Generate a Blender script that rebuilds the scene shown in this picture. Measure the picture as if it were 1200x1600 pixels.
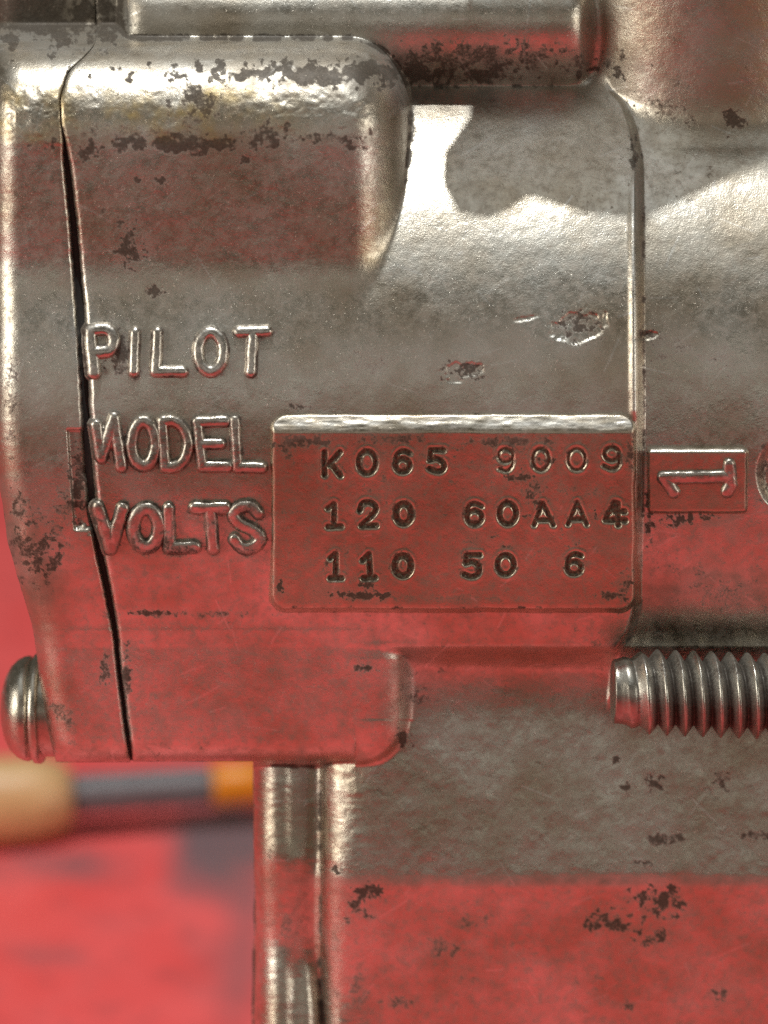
import bpy, math
import numpy as np
from mathutils import Vector

for o in list(bpy.data.objects):
    bpy.data.objects.remove(o)
SC = bpy.context.scene
COL = SC.collection
R = math.radians

# ------------------------------------------------------------------ camera
S = 8.0e-5                    # metres covered by one photo pixel at the data plate
D = 0.30                      # camera to data plate
F = D / S                     # focal length in photo pixels
TH = R(18.0)                  # camera looks down by this much
CT, ST = math.cos(TH), math.sin(TH)
CAMP = np.array([0.0, -D * CT, D * ST])
cam = bpy.data.cameras.new("camera")
cam_o = bpy.data.objects.new("camera", cam)
COL.objects.link(cam_o)
cam_o.location = CAMP
cam_o.rotation_euler = (R(90) - TH, 0, 0)
cam.sensor_fit = 'VERTICAL'
cam.sensor_height = 24.0
cam.sensor_width = 18.0
cam.lens = 12.0 / (800.0 / F)
cam.clip_start = 0.01
cam.clip_end = 50
cam.dof.use_dof = True
cam.dof.focus_distance = D + 0.002
cam.dof.aperture_fstop = 9.0
SC.camera = cam_o

# ------------------------------------------------------------------ room light
SC.view_settings.view_transform = 'Standard'
SC.view_settings.look = 'None'
SC.view_settings.exposure = 0.0
SC.view_settings.gamma = 1.0
SC.cycles.use_denoising = False
SC.cycles.sample_clamp_indirect = 1.5
world = bpy.data.worlds.new("World")
SC.world = world
world.use_nodes = True
bg = world.node_tree.nodes["Background"]
bg.inputs[0].default_value = (1.0, 0.90, 0.70, 1)
bg.inputs[1].default_value = 0.075


def lamp(name, loc, target, sx, sy, power, col, shape='RECTANGLE'):
    l = bpy.data.lights.new(name, 'AREA')
    l.shape = shape
    l.size = sx
    l.size_y = sy
    l.energy = power
    l.color = col
    o = bpy.data.objects.new(name, l)
    COL.objects.link(o)
    o.location = loc
    o.rotation_euler = (Vector(target) - Vector(loc)).to_track_quat('-Z', 'Y').to_euler()
    return o


lamp("ceiling_lamp", (0.0, -0.5, 1.9), (0, -0.5, 0), 2.6, 1.8, 8.6, (0.95, 1.0, 1.0))
LAMP = np.array([-0.04, -0.01, 0.92])
lamp("work_lamp", LAMP, (0, 0, 0), 0.008, 0.008, 6.6, (0.97, 1.0, 1.0), 'DISK')
lamp("left_window", (-1.15, -0.55, 0.40), (0, 0, 0), 0.6, 0.8, 9.0, (1.0, 0.95, 0.84))
lamp("right_window", (1.15, -0.55, 0.25), (0, 0, 0), 0.5, 0.6, 3.2, (1.0, 0.96, 0.86))

lamp("front_fill", (0.0, -1.9, 0.62), (0, 0, 0), 2.6, 0.45, 1.75, (1.0, 0.94, 0.85))  # added fill light behind the camera, lifts the lower body to grey

# ------------------------------------------------------------------ maths


def ray(px, py):
    """direction of the sight line through a photo pixel"""
    a = (np.asarray(px, float) - 600) / F
    b = (800 - np.asarray(py, float)) / F
    return a, CT + b * ST, -ST + b * CT


def unproject(px, py, w):
    """the point of the sight line that stands w pixels proud of the plane y = 0"""
    dx, dy, dz = ray(px, py)
    t = (-np.asarray(w, float) * S - CAMP[1]) / dy
    return np.stack([CAMP[0] + t * dx, CAMP[1] + t * dy, CAMP[2] + t * dz], -1)


def on_level(px, py, z):
    dx, dy, dz = ray(px, py)
    t = (z - CAMP[2]) / dz
    return np.stack([CAMP[0] + t * dx, CAMP[1] + t * dy, CAMP[2] + t * dz], -1)


def sstep(a, b, x):
    t = np.clip((x - a) / (b - a), 0, 1)
    return t * t * (3 - 2 * t)


def smax(a, b, k):
    h = np.maximum(k - np.abs(a - b), 0) / k
    return np.maximum(a, b) + h * h * k * 0.25


def smin(a, b, k):
    return -smax(-a, -b, k)


_rs = np.random.RandomState(7)
_tab = _rs.rand(256, 256)


def vnoise(x, y):
    xi = np.floor(x).astype(int)
    yi = np.floor(y).astype(int)
    fx = x - xi
    fy = y - yi
    fx = fx * fx * fx * (fx * (fx * 6 - 15) + 10)
    fy = fy * fy * fy * (fy * (fy * 6 - 15) + 10)
    g = lambda i, j: _tab[i & 255, j & 255]
    a = g(xi, yi) * (1 - fx) + g(xi + 1, yi) * fx
    b = g(xi, yi + 1) * (1 - fx) + g(xi + 1, yi + 1) * fx
    return a * (1 - fy) + b * fy


def fbm(x, y, sc, octv=4, seed=0.0, gain=0.5):
    x = np.asarray(x, float) / sc + seed * 17.3 + 50
    y = np.asarray(y, float) / sc + seed * 9.7 + 50
    a, tot, s = 1.0, 0.0, 0.0
    for _ in range(octv):
        s = s + a * vnoise(x, y)
        tot += a
        a *= gain
        x, y = x * 2.03 + 11.1 + y * 0.17, y * 2.03 + 5.7 - x * 0.08
    return s / tot - 0.5          # about -0.5 .. 0.5


def curve(ks, v):
    k = np.array(ks, float)
    return np.interp(v, k[:, 0], k[:, 1])


def smooth_curve(ks, v, n=9, h=14.0):
    return sum(curve(ks, v + o) for o in np.linspace(-h, h, n)) / n

# ------------------------------------------------------------------ the casting's relief
SEAM = [(-400, 150), (-20, 150), (66, 150), (82, 138), (110, 108), (150, 94), (190, 96), (240, 103), (350, 115), (440, 122),
        (520, 128), (600, 132), (680, 136), (740, 139), (800, 146), (870, 157), (930, 170), (1000, 182), (1080, 190),
        (1150, 200), (1192, 207), (1300, 215)]
GAP = [(-400, 0.8), (70, 0.8), (150, 1.0), (215, 1.6), (260, 4), (460, 5.5), (800, 5), (950, 4), (1010, 2.5), (1200, 2.2)]
OUTLINE = [(-400, -14), (640, -12), (700, -9), (767, 0), (843, 11), (894, 25), (959, 46), (988, 54), (1032, 58), (1090, 66),
           (1147, 77), (1192, 88)]
EDGE = [(-400, 950), (140, 952), (160, 974), (200, 989), (260, 998), (650, 1000), (950, 994), (985, 985), (1012, 965), (1100, 940)]


def seam(y):
    return smooth_curve(SEAM, y, h=9) + fbm(y, y * 0 + 3, 26, 3, 2) * 3


def seam_gap(y):
    return curve(GAP, y) + np.abs(fbm(y, y * 0 + 9, 14, 3, 5)) * 2.4 * (0.12 + 0.75 * sstep(200, 260, y))


def cyl(v, vc, rad):
    d = v - vc
    lim = rad * 0.985
    dc = np.clip(d, -lim, lim)
    return np.sqrt(rad * rad - dc * dc) - rad - np.maximum(np.abs(d) - lim, 0) * 5


def f_housing(x, y):
    a = cyl(y, 790, 760)
    xe = smooth_curve(EDGE, y, h=8)
    left = smin(a, (1013 - y) * 3.6 - 34, 26)
    right = smin(a - 30, (1056 - y) * 1.1 - 100, 70)
    t = sstep(-7, 9, x - xe)
    lip = 5.0 * np.exp(-((x - xe + 9) / 7.0) ** 2)
    w = left * (1 - t) + right * t + lip * sstep(230, 320, y) * (1 - sstep(640, 660, y))
    # shallow round recess at the right edge of the view
    d = np.hypot(x - 1232, (y - 740) * 0.82)
    w = w - 22 * (1 - sstep(36, 52, d))
    return w


def f_upper_boss(x, y):
    u = np.clip((x - 536) / 100.0, 0, None)
    v = np.clip((232 - y) / 158.0, 0, None)
    q = (u ** 2.3 + v ** 2.3) ** (1 / 2.3)
    qc = np.clip(q, 0, 0.985)
    w = -81 - (450 - y) * 0.05 - 150 * (1 - np.sqrt(1 - qc * qc)) - np.maximum(q - 0.985, 0) * 900
    return w - np.maximum(y - 520, 0) * 0.6


def f_lower_boss(x, y):
    u = np.clip((x - 575) / 48.0, 0, None)
    v = np.clip((y - 1158) / 33.0, 0, None)
    p = 2.6
    q = (u ** p + v ** p) ** (1 / p)
    qc = np.clip(q, 0, 0.98)
    # bigger corner: measure from a rounded rectangle
    cx, cy, cr = 555.0, 1124.0, 66.0
    dd = np.hypot(np.maximum(x - cx, 0), np.maximum(y - cy, 0)) - cr
    e = np.clip((dd + 62) / 66.0, 0, None)
    e = np.where((x > cx) & (y > cy), e, np.maximum(np.clip((x - 552) / 74.0, 0, None), np.clip((y - 1154) / 36.0, 0, None)))
    ec = np.clip(e, 0, 0.985)
    w = -26 - 40 * (1 - np.sqrt(1 - ec * ec)) - np.maximum(e - 0.985, 0) * 240
    return w - np.maximum(985 - y, 0) * 0.45


def f_crossbar(x, y):
    w = cyl(y, 46, 88) - 322
    e = np.clip(np.maximum((232 - x) / 34.0, (x - 878) / 34.0), 0, None)
    ec = np.clip(e, 0, 0.985)
    return w - 22 * (1 - np.sqrt(1 - ec * ec)) - np.maximum(e - 0.985, 0) * np.where(x > 600, 70, 300)


def f_neck(x, y):
    w = cyl(x, 1140, 262) - 282
    return w + 60 * np.exp(-(np.maximum(232 - y, 0) / 40.0) ** 1.5) * 0.35


def f_wall(x, y):
    return -438 + 0 * x + 0 * y


def f_lower_body(x, y):
    yw = y + fbm(x, y * 0.4, 120, 3, 17) * 10 + fbm(x, y, 22, 3, 18) * 4
    prof = sum(curve([(900, -94), (1040, -94), (1062, -95), (1085, -92), (1115, -86), (1366, -2), (1378, 1), (1390, -2), (1420, -3), (3000, -3)], yw + o) for o in (-12, -8, -4, 0, 4, 8, 12)) / 7
    flare = 30 * sstep(1540, 1700, y) * np.exp(-np.maximum(x - 530, 0) / 40.0)
    prof = prof + 20 * np.exp(-(np.maximum(x - 585, 0) / 120.0) ** 2) * (1 - np.clip((y - 1040) / 330.0, 0, 1)) * sstep(530, 590, x)
    e = np.clip((560 - x) / 58.0, 0, None)
    ec = np.clip(e, 0, 0.98)
    return prof + flare - np.minimum(50 * (1 - np.sqrt(1 - ec * ec)) + np.maximum(e - 0.98, 0) * 260, 46 + 40 * np.clip(e - 1, 0, 9))


def f_rib(x, y):
    ks = [(1000, -205), (1190, -96), (1332, -48), (1345, -45), (1470, -47), (1500, -36), (1612, 8), (1800, 24), (3000, 24)]
    prof = sum(curve(ks, y + o) for o in (-10, -5, 0, 5, 10)) / 5
    cx = 447 + 6 * sstep(1450, 1600, y)
    hw = 50 - 3 * sstep(1340, 1420, y) + 5 * sstep(1480, 1600, y)
    u = (x - cx) / hw
    q = np.clip(np.abs(u), 0, 0.985)
    flat = (1 - (1 - q ** 2.1) ** (1 / 2.1))
    w = prof - 52 * flat - np.maximum(np.abs(u) - 0.985, 0) * 320
    dish = 7 * np.exp(-((x - 459) / 15.0) ** 2) * (1 - sstep(1290, 1370, y))
    dish = dish + 9 * np.exp(-((x - 462) / 16.0) ** 2) * sstep(1465, 1530, y)
    return w - dish


PARTS_FN = [('housing', f_housing), ('upper_boss', f_upper_boss), ('lower_boss', f_lower_boss), ('crossbar', f_crossbar),
            ('neck', f_neck), ('rear_wall', f_wall), ('lower_body', f_lower_body), ('rib', f_rib)]


def relief(x, y, want_ids=False):
    h = f_housing(x, y)
    ub = f_upper_boss(x, y)
    lb = f_lower_boss(x, y)
    cb = f_crossbar(x, y)
    nk = f_neck(x, y) - np.maximum(y - 330, 0) * 3
    wl = f_wall(x, y)
    bo = np.where(y > 700, f_lower_body(x, y) - np.maximum(1010 - y, 0) * 1.6, -900.0)
    rb = np.where(y > 1000, f_rib(x, y), -900.0)
    w = smax(wl, nk, 50)
    w = smax(w, cb, 26 + 14 * sstep(860, 930, x) + 40 * (1 - sstep(190, 250, x)))
    w = smax(w, h, 46)
    w = smax(w, ub, 22)
    w = smax(w, bo, 80)
    w = smax(w, rb, 26)
    bl = bo - np.maximum(1030 - y, 0) * 0.6
    lb = lb + (smax(lb, bl, 90) - 16 * np.clip((bl - lb) / 80, 0, 1) - lb) * sstep(520, 610, x)
    w = smax(w, lb, 12)
    if want_ids:
        return w, np.argmax(np.stack([h, ub, lb, cb, nk, wl, bo, rb]), 0)
    return w


def unevenness(x, y):
    """how the cast skin itself bulges and pits, in pixels"""
    u = fbm(x, y, 90, 3, 1) * 2.6 + fbm(x, y, 26, 3, 3) * 0.5 + fbm(x, y, 8, 3, 4) * 0.32
    crust = sstep(105, 150, y) * (1 - sstep(205, 250, y)) * (1 - sstep(600, 640, x))
    crust = crust * np.clip(0.6 + 2.0 * fbm(x, y, 70, 2, 8), 0.1, 1.4)
    u = u + crust * (fbm(x, y * 1.5, 24, 4, 6) * 3 + np.abs(fbm(x, y, 13, 3, 7)) * 1.6)
    ribs = sstep(1180, 1200, y) * (1 - sstep(560, 580, x))
    u = u + ribs * fbm(x * 0.6, y * 1.4, 11, 3, 12) * 0.9
    for (cx, cy, rx, ry, dep) in ((722, 580, 40, 17, 3.0), (902, 512, 44, 28, 4.0), (818, 498, 26, 5, 2.5), (1012, 525, 26, 6, 3.0)):
        d = np.hypot((x - cx) / rx, (y - cy + (x - cx) * 0.18) / ry) + fbm(x, y, 16, 3, cx) * 0.9
        m = 1 - sstep(0.75, 1.0, d)
        u = u - m * (dep * 0.6 + fbm(x, y, 9, 3, 31) * dep * 0.3)
    return u

# ------------------------------------------------------------------ writing as stroke geometry


def ell(cx, cy, rx, ry, n=28, a0=0.0, a1=360.0):
    t = np.radians(np.linspace(a0, a1, n))
    return [(cx + rx * math.sin(k), cy - ry * math.cos(k)) for k in t]


def rounded(pts, it=2):
    p = np.array(pts, float)
    for _ in range(it):
        q = [p[0]]
        for i in range(len(p) - 1):
            q += [p[i] * .75 + p[i + 1] * .25, p[i] * .25 + p[i + 1] * .75]
        q.append(p[-1])
        p = np.array(q)
    return [tuple(k) for k in p]


def stroke_dist(x, y, strokes):
    d = np.full(x.shape, 1e9)
    for s in strokes:
        for (ax, ay), (bx, by) in zip(s[:-1], s[1:]):
            vx, vy = bx - ax, by - ay
            l2 = vx * vx + vy * vy + 1e-9
            t = np.clip(((x - ax) * vx + (y - ay) * vy) / l2, 0, 1)
            d = np.minimum(d, np.hypot(x - ax - t * vx, y - ay - t * vy))
    return d


RAISED = [
    (9, [[(141, 519), (143, 545), (147, 582)], rounded([(141, 517), (156, 513), (172, 515), (179, 531), (173, 547), (158, 550), (147, 550)])]),
    (7.6, [[(211, 519), (209, 580)]]),
    (7.8, [[(246, 519), (243, 580), (285, 580)]]),
    (8, [ell(329, 549, 20, 31)]),
    (7.8, [[(373, 518), (417, 516.5)], [(395, 518), (392, 581)]]),
    (8.2, [[(158, 715), (178, 653), (189, 729)], [(158, 715), (150, 664)]]),
    (8, [ell(224, 693, 18.5, 35)]),
    (7.6, [[(253, 659), (258, 729)], rounded([(253, 658), (274, 656), (291, 674), (295, 699), (286, 724), (268, 731), (258, 730)])]),
    (7.4, [[(352, 658), (308, 659), (316, 729), (355, 729)], [(312, 694), (344, 693)]]),
    (7.4, [[(366.5, 657), (371, 730), (409, 731)]]),
    (9, [[(153, 793), (173, 857), (191, 795)]]),
    (9.4, [ell(228, 825, 20, 30)]),
    (8.4, [[(263, 795), (265, 856), (305, 855)]]),
    (8.2, [[(304, 794), (352, 793)], [(328, 796), (333, 857)]]),
    (8.4, [rounded([(403, 802), (392, 790), (373, 791), (362, 805), (374, 819), (397, 829), (409, 842), (398, 856), (378, 858), (366, 843)])]),
]


# ------------------------------------------------------------------ grime: where oil and soot sit, plus some painted-in shade
BLOBS = [  # x, y, rx, ry, strength, raggedness scale
    (300, 225, 260, 17, 1.0, 22), (320, 155, 62, 42, .75, 16), (250, 205, 220, 22, .55, 12), (520, 215, 80, 16, .6, 12), (180, 150, 60, 30, .4, 12), (560, 130, 30, 30, .4, 10), (420, 205, 40, 20, .8, 14), (250, 282, 46, 9, .95, 12), (385, 250, 14, 12, .8, 9),
    (200, 375, 34, 44, .85, 11), (210, 400, 26, 20, .8, 9), (400, 330, 28, 20, .5, 10), (520, 300, 14, 26, .5, 12),
    (240, 455, 22, 14, .9, 10), (160, 330, 12, 30, .6, 10), (135, 240, 22, 16, .85, 10), (40, 350, 22, 14, .5, 10),
    (190, 560, 34, 40, .75, 12), (178, 525, 40, 30, .7, 12), (720, 580, 42, 17, 1.0, 10), (905, 512, 46, 30, .9, 9),
    (465, 634, 20, 8, .9, 8), (740, 648, 70, 5, .6, 8), (590, 560, 60, 26, .45, 16), (1145, 186, 24, 26, 1.0, 10),
    (1085, 190, 14, 12, .85, 8), (1050, 540, 60, 34, .5, 14), (1120, 560, 34, 22, .45, 12), (1010, 520, 22, 8, .7, 8),
    (1015, 800, 10, 60, .8, 12), (1062, 812, 26, 14, 1.0, 8), (1108, 808, 20, 9, 1.0, 8), (1190, 740, 14, 60, .6, 10),
    (1150, 920, 110, 44, .45, 20), (1060, 890, 40, 20, .5, 14), (632, 1152, 16, 20, .95, 9), (640, 1045, 22, 24, .5, 14),
    (660, 1090, 34, 16, .6, 12), (640, 1075, 30, 14, .5, 14), (690, 1045, 16, 10, .6, 8), (612, 1110, 20, 24, .4, 12),
    (570, 1045, 26, 7, .8, 9), (450, 1020, 20, 10, .35, 10), (980, 1232, 16, 12, .85, 7), (1024, 1222, 20, 16, .9, 7),
    (1122, 1222, 28, 18, .75, 8), (962, 1188, 8, 8, .9, 6), (1040, 1310, 44, 12, .75, 12), (1180, 1306, 40, 9, .75, 10),
    (1010, 1352, 24, 9, .8, 8), (1028, 1408, 46, 32, .95, 11), (955, 1440, 48, 22, .85, 10), (1020, 1466, 34, 16, .85, 9),
    (1122, 1552, 26, 14, .7, 9), (982, 1572, 12, 10, .75, 7), (690, 1480, 40, 22, .55, 14), (575, 1392, 40, 14, .95, 10),
    (560, 1420, 26, 30, .8, 10), (730, 1440, 50, 20, .5, 14), (860, 1280, 24, 8, .55, 8), (560, 1550, 22, 50, .5, 14),
    (740, 1528, 22, 8, .6, 8), (620, 1565, 34, 14, .6, 9), (525, 1358, 10, 12, 1.0, 6), (450, 1450, 22, 24, .55, 10), (425, 1330, 12, 20, .4, 10),
    (196, 1060, 12, 60, .75, 12), (110, 1115, 36, 26, .6, 14), (165, 1050, 10, 50, .7, 10), (200, 1060, 10, 20, .9, 8),
    (60, 30, 160, 60, .95, 22), (170, 30, 34, 60, .95, 14), (60, 20, 110, 60, .8, 9), (560, 112, 420, 26, 1.0, 18), (760, 88, 240, 30, .7, 14), (450, 80, 200, 20, .5, 14), (70, 870, 40, 60, .75, 12), (95, 800, 30, 50, .55, 10), (35, 850, 30, 90, .7, 16),  # top-left and under-bar blobs: part grime, part painted shade
    (20, 650, 26, 110, .5, 16), (125, 750, 20, 80, .8, 14), (290, 960, 140, 7, .55, 16), (240, 958, 50, 6, .8, 9),
    (160, 705, 16, 22, 1.0, 8), (192, 690, 10, 24, .8, 8), (260, 690, 60, 10, .4, 12),
    (740, 120, 180, 14, .6, 18), (1050, 150, 40, 60, .55, 14), (990, 250, 10, 80, .8, 14), (1170, 100, 40, 60, .35, 20), (1085, 110, 30, 70, .45, 14),
    (630, 90, 34, 26, .5, 12), (1085, 1080, 80, 8, .3, 10), (560, 990, 60, 10, .3, 12),
]
PLATE_BLOBS = [(480, 690, 60, 14, .8, 14), (620, 686, 90, 9, .7, 10), (800, 690, 90, 10, .7, 12), (850, 690, 24, 18, .5, 10), (812, 745, 22, 12, .8, 9),
               (838, 770, 24, 24, .7, 9), (560, 930, 70, 9, .85, 9), (438, 918, 7, 14, 1, 6), (930, 800, 5, 18, .9, 6), (985, 700, 10, 50, .7, 10),
               (978, 920, 14, 30, .75, 9), (620, 880, 22, 26, .6, 7), (572, 915, 16, 14, .9, 7), (510, 880, 12, 18, .6, 7), (868, 718, 7, 7, 1, 5),
               (772, 760, 22, 8, .5, 8), (650, 705, 40, 20, .4, 12), (452, 700, 20, 26, .7, 10), (720, 935, 180, 8, .45, 12), (955, 930, 30, 8, .7, 8),
               (835, 785, 16, 4, .9, 5), (880, 765, 30, 6, .45, 7), (930, 770, 20, 16, .45, 7), (600, 800, 60, 4, .4, 8), (460, 800, 36, 4, .5, 7), (845, 718, 7, 6, .9, 5),
               (824, 806, 9, 4, .9, 5), (560, 735, 6, 10, .5, 5), (515, 760, 6, 12, .6, 5), (768, 838, 14, 4, .7, 6), (795, 855, 12, 5, .7, 6), (900, 850, 8, 12, .6, 6),
               (540, 880, 6, 40, .5, 6)]


def grime_shade(x, y, blobs, base=0.0):
    g = np.zeros_like(x) + base
    n_by = {}
    for (bx, by, rx, ry, s, rag) in blobs:
        box = (np.abs(x - bx) < rx * 1.7 + 4) & (np.abs(y - by) < ry * 1.7 + 4)
        if not box.any():
            continue
        xs, ys = x[box], y[box]
        d = np.hypot((xs - bx) / rx, (ys - by) / ry)
        n = fbm(xs, ys, rag, 4, (bx * 0.13 + by * 0.07) % 7, 0.65)
        n2 = fbm(xs, ys, rag * 0.35, 3, 3.3)
        m = sstep(-0.26, 0.24, (0.70 - d) * 0.55 + n * 1.25 + n2 * 0.5 - 0.06) * (1 - sstep(1.05, 1.6, d))
        g[box] = np.maximum(g[box], np.minimum(m * s * 1.15, 1))
    return g


def speckle(x, y):
    a = fbm(x, y, 20, 4, 21, 0.7)
    zone = sstep(0.02, 0.2, fbm(x, y, 130, 3, 22))
    s1 = sstep(0.17, 0.24, a) * (0.25 + 0.75 * zone) * 0.75
    b = fbm(x, y, 7, 3, 23, 0.6)
    s2 = sstep(0.24, 0.30, b) * (0.35 + 0.65 * zone) * 0.8
    veins = 1 - sstep(0.0, 0.016, np.abs(fbm(x, y, 48, 4, 24, 0.62)))
    s3 = veins * sstep(0.06, 0.2, fbm(x, y, 80, 3, 25)) * 0.7
    return np.maximum(np.maximum(s1, s2), s3)


def scratches(x, y, n, seed, box, lmin=14, lmax=70):
    rs = np.random.RandomState(seed)
    g = np.zeros_like(x)
    for _ in range(n):
        cx = rs.uniform(box[0], box[2])
        cy = rs.uniform(box[1], box[3])
        L = rs.uniform(lmin, lmax)
        a = rs.normal(-0.35, 0.7)
        wdt = rs.uniform(0.7, 1.3)
        ca, sa = math.cos(a), math.sin(a)
        m = (np.abs(x - cx) < L) & (np.abs(y - cy) < L)
        if not m.any():
            continue
        xs, ys = x[m] - cx, y[m] - cy
        u = xs * ca + ys * sa
        v = -xs * sa + ys * ca + (u / L) ** 2 * rs.uniform(-5, 5)
        k = np.exp(-(v / wdt) ** 2) * (np.abs(u) < L * 0.5) * rs.uniform(0.3, 1)
        g[m] = np.maximum(g[m], k)
    return g

# ------------------------------------------------------------------ materials


def mat(name):
    m = bpy.data.materials.new(name)
    m.use_nodes = True
    nt = m.node_tree
    b = nt.nodes["Principled BSDF"]
    return m, nt, b


def nd(nt, t, **kw):
    n = nt.nodes.new(t)
    for k, v in kw.items():
        setattr(n, k, v)
    return n


def coords(nt):
    tc = nd(nt, 'ShaderNodeTexCoord')
    mp = nd(nt, 'ShaderNodeMapping')
    mp.inputs['Scale'].default_value = (1 / S, 1 / S, 1 / S)
    nt.links.new(tc.outputs['Object'], mp.inputs['Vector'])
    return mp.outputs['Vector']


def noise(nt, vec, size, detail=4, rough=0.55, dist=0.0):
    n = nd(nt, 'ShaderNodeTexNoise')
    n.inputs['Scale'].default_value = 1.0 / size
    n.inputs['Detail'].default_value = detail
    n.inputs['Roughness'].default_value = rough
    n.inputs['Distortion'].default_value = dist
    nt.links.new(vec, n.inputs['Vector'])
    return n.outputs['Fac']


def rng(nt, src, a, b, c=0.0, d=1.0, smooth=False):
    n = nd(nt, 'ShaderNodeMapRange')
    if smooth:
        n.interpolation_type = 'SMOOTHSTEP'
    n.inputs[1].default_value = a
    n.inputs[2].default_value = b
    n.inputs[3].default_value = c
    n.inputs[4].default_value = d
    nt.links.new(src, n.inputs[0])
    return n.outputs[0]


def op(nt, o, a, b):
    n = nd(nt, 'ShaderNodeMath', operation=o)
    for i, v in enumerate((a, b)):
        if isinstance(v, (int, float)):
            n.inputs[i].default_value = v
        else:
            nt.links.new(v, n.inputs[i])
    return n.outputs[0]


def mixc(nt, f, a, b):
    n = nd(nt, 'ShaderNodeMix', data_type='RGBA')
    if isinstance(f, (int, float)):
        n.inputs[0].default_value = f
    else:
        nt.links.new(f, n.inputs[0])
    for i, v in ((6, a), (7, b)):
        if isinstance(v, tuple):
            n.inputs[i].default_value = (*v, 1)
        else:
            nt.links.new(v, n.inputs[i])
    return n.outputs[2]


def metal_material(name, bright, tarnish, rough, grain=0.5, attr=True, dirt_gain=1.0, grain_size=2.6):
    m, nt, b = mat(name)
    L = nt.links.new
    v = coords(nt)
    big = rng(nt, noise(nt, v, 150, 5), 0.36, 0.64, 0, 1)
    mid = noise(nt, v, 24, 5, 0.62)
    fine = noise(nt, v, grain_size, 3, 0.6)
    col = mixc(nt, big, bright, tarnish)
    col = mixc(nt, rng(nt, mid, 0.40, 0.72, 0, 0.40), col, tuple(c * 0.62 for c in tarnish))
    film = rng(nt, noise(nt, v, 60, 6, 0.68, 0.6), 0.53, 0.74, 0, 0.32)
    specks = op(nt, 'MAXIMUM', rng(nt, noise(nt, v, 9, 4, 0.7), 0.63, 0.72, 0, 0.55, True), rng(nt, noise(nt, v, 34, 6, 0.75, 0.5), 0.62, 0.74, 0, 0.5, True))
    film = op(nt, 'MAXIMUM', film, rng(nt, noise(nt, v, 12, 6, 0.72, 0.3), 0.48, 0.76, 0, 0.40))
    pits = rng(nt, noise(nt, v, 4.2, 4, 0.75), 0.62, 0.72, 0, 0.6, True)
    pits = op(nt, 'MULTIPLY', pits, rng(nt, noise(nt, v, 70, 4, 0.6), 0.40, 0.60, 0.25, 1.0))
    dirt = op(nt, 'MAXIMUM', op(nt, 'MAXIMUM', film, specks), pits)
    if attr:
        at = nd(nt, 'ShaderNodeAttribute', attribute_name='wear_shade')
        sp = nd(nt, 'ShaderNodeSeparateColor')
        L(at.outputs['Color'], sp.inputs[0])
        rag = op(nt, 'ADD', op(nt, 'MULTIPLY', op(nt, 'SUBTRACT', noise(nt, v, 4.6, 5, 0.8, 0.4), 0.5), 1.7),
                 op(nt, 'MULTIPLY', op(nt, 'SUBTRACT', noise(nt, v, 26, 4, 0.6), 0.5), 0.7))
        cover = rng(nt, op(nt, 'ADD', sp.outputs[0], rag), 0.28, 0.92, 0, 0.90, True)
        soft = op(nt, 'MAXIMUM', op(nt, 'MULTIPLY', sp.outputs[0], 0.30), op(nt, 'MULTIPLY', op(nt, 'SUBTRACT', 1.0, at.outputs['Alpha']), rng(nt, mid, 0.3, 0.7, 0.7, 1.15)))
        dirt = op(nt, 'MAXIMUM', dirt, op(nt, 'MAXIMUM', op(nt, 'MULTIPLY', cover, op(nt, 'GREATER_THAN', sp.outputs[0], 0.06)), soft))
        rust = op(nt, 'MULTIPLY', sp.outputs[2], rng(nt, mid, 0.35, 0.7, 0.2, 1.0))
        col = mixc(nt, rust, col, (0.50, 0.37, 0.16))
        bare = sp.outputs[1]
        dirt = op(nt, 'MULTIPLY', dirt, op(nt, 'SUBTRACT', 1.0, bare))
    dirt = op(nt, 'MULTIPLY', dirt, dirt_gain)
    dcol = mixc(nt, rng(nt, fine, 0.3, 0.7), (0.014, 0.010, 0.007), (0.070, 0.052, 0.038))
    col = mixc(nt, dirt, col, dcol)
    if attr:
        col = mixc(nt, op(nt, 'MULTIPLY', bare, 0.8), col, (0.80, 0.78, 0.74))
    L(col, b.inputs['Base Color'])
    L(rng(nt, dirt, 0, 1, 1.0, 0.15), b.inputs['Metallic'])
    L(rng(nt, dirt, 0, 1, 0.5, 0.12), b.inputs['Specular IOR Level'])
    r = op(nt, 'ADD', rng(nt, mid, 0.3, 0.7, rough - 0.05, rough + 0.09), op(nt, 'MULTIPLY', dirt, 0.22))
    L(r, b.inputs['Roughness'])
    h = op(nt, 'ADD', op(nt, 'MULTIPLY', fine, 0.55), op(nt, 'MULTIPLY', noise(nt, v, grain_size * 3.3, 4, 0.6), 0.45))
    h = op(nt, 'ADD', h, op(nt, 'MULTIPLY', dirt, -0.3))
    h = op(nt, 'ADD', h, op(nt, 'MULTIPLY', pits, -0.5))
    bp = nd(nt, 'ShaderNodeBump')
    bp.inputs['Strength'].default_value = grain
    bp.inputs['Distance'].default_value = S * 1.6
    L(h, bp.inputs['Height'])
    L(bp.outputs[0], b.inputs['Normal'])
    return m


M_CAST = metal_material("cast_aluminium", (0.71, 0.68, 0.61), (0.50, 0.43, 0.335), 0.295, 0.42)
M_PLATE = metal_material("machined_aluminium", (0.58, 0.51, 0.40), (0.45, 0.37, 0.27), 0.28, 0.26)
M_LETTER = metal_material("worn_raised_aluminium", (0.56, 0.52, 0.46), (0.42, 0.37, 0.31), 0.27, 0.30)
M_STEEL = metal_material("zinc_steel", (0.46, 0.44, 0.39), (0.27, 0.245, 0.205), 0.27, 0.30, dirt_gain=1.0)

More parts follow.
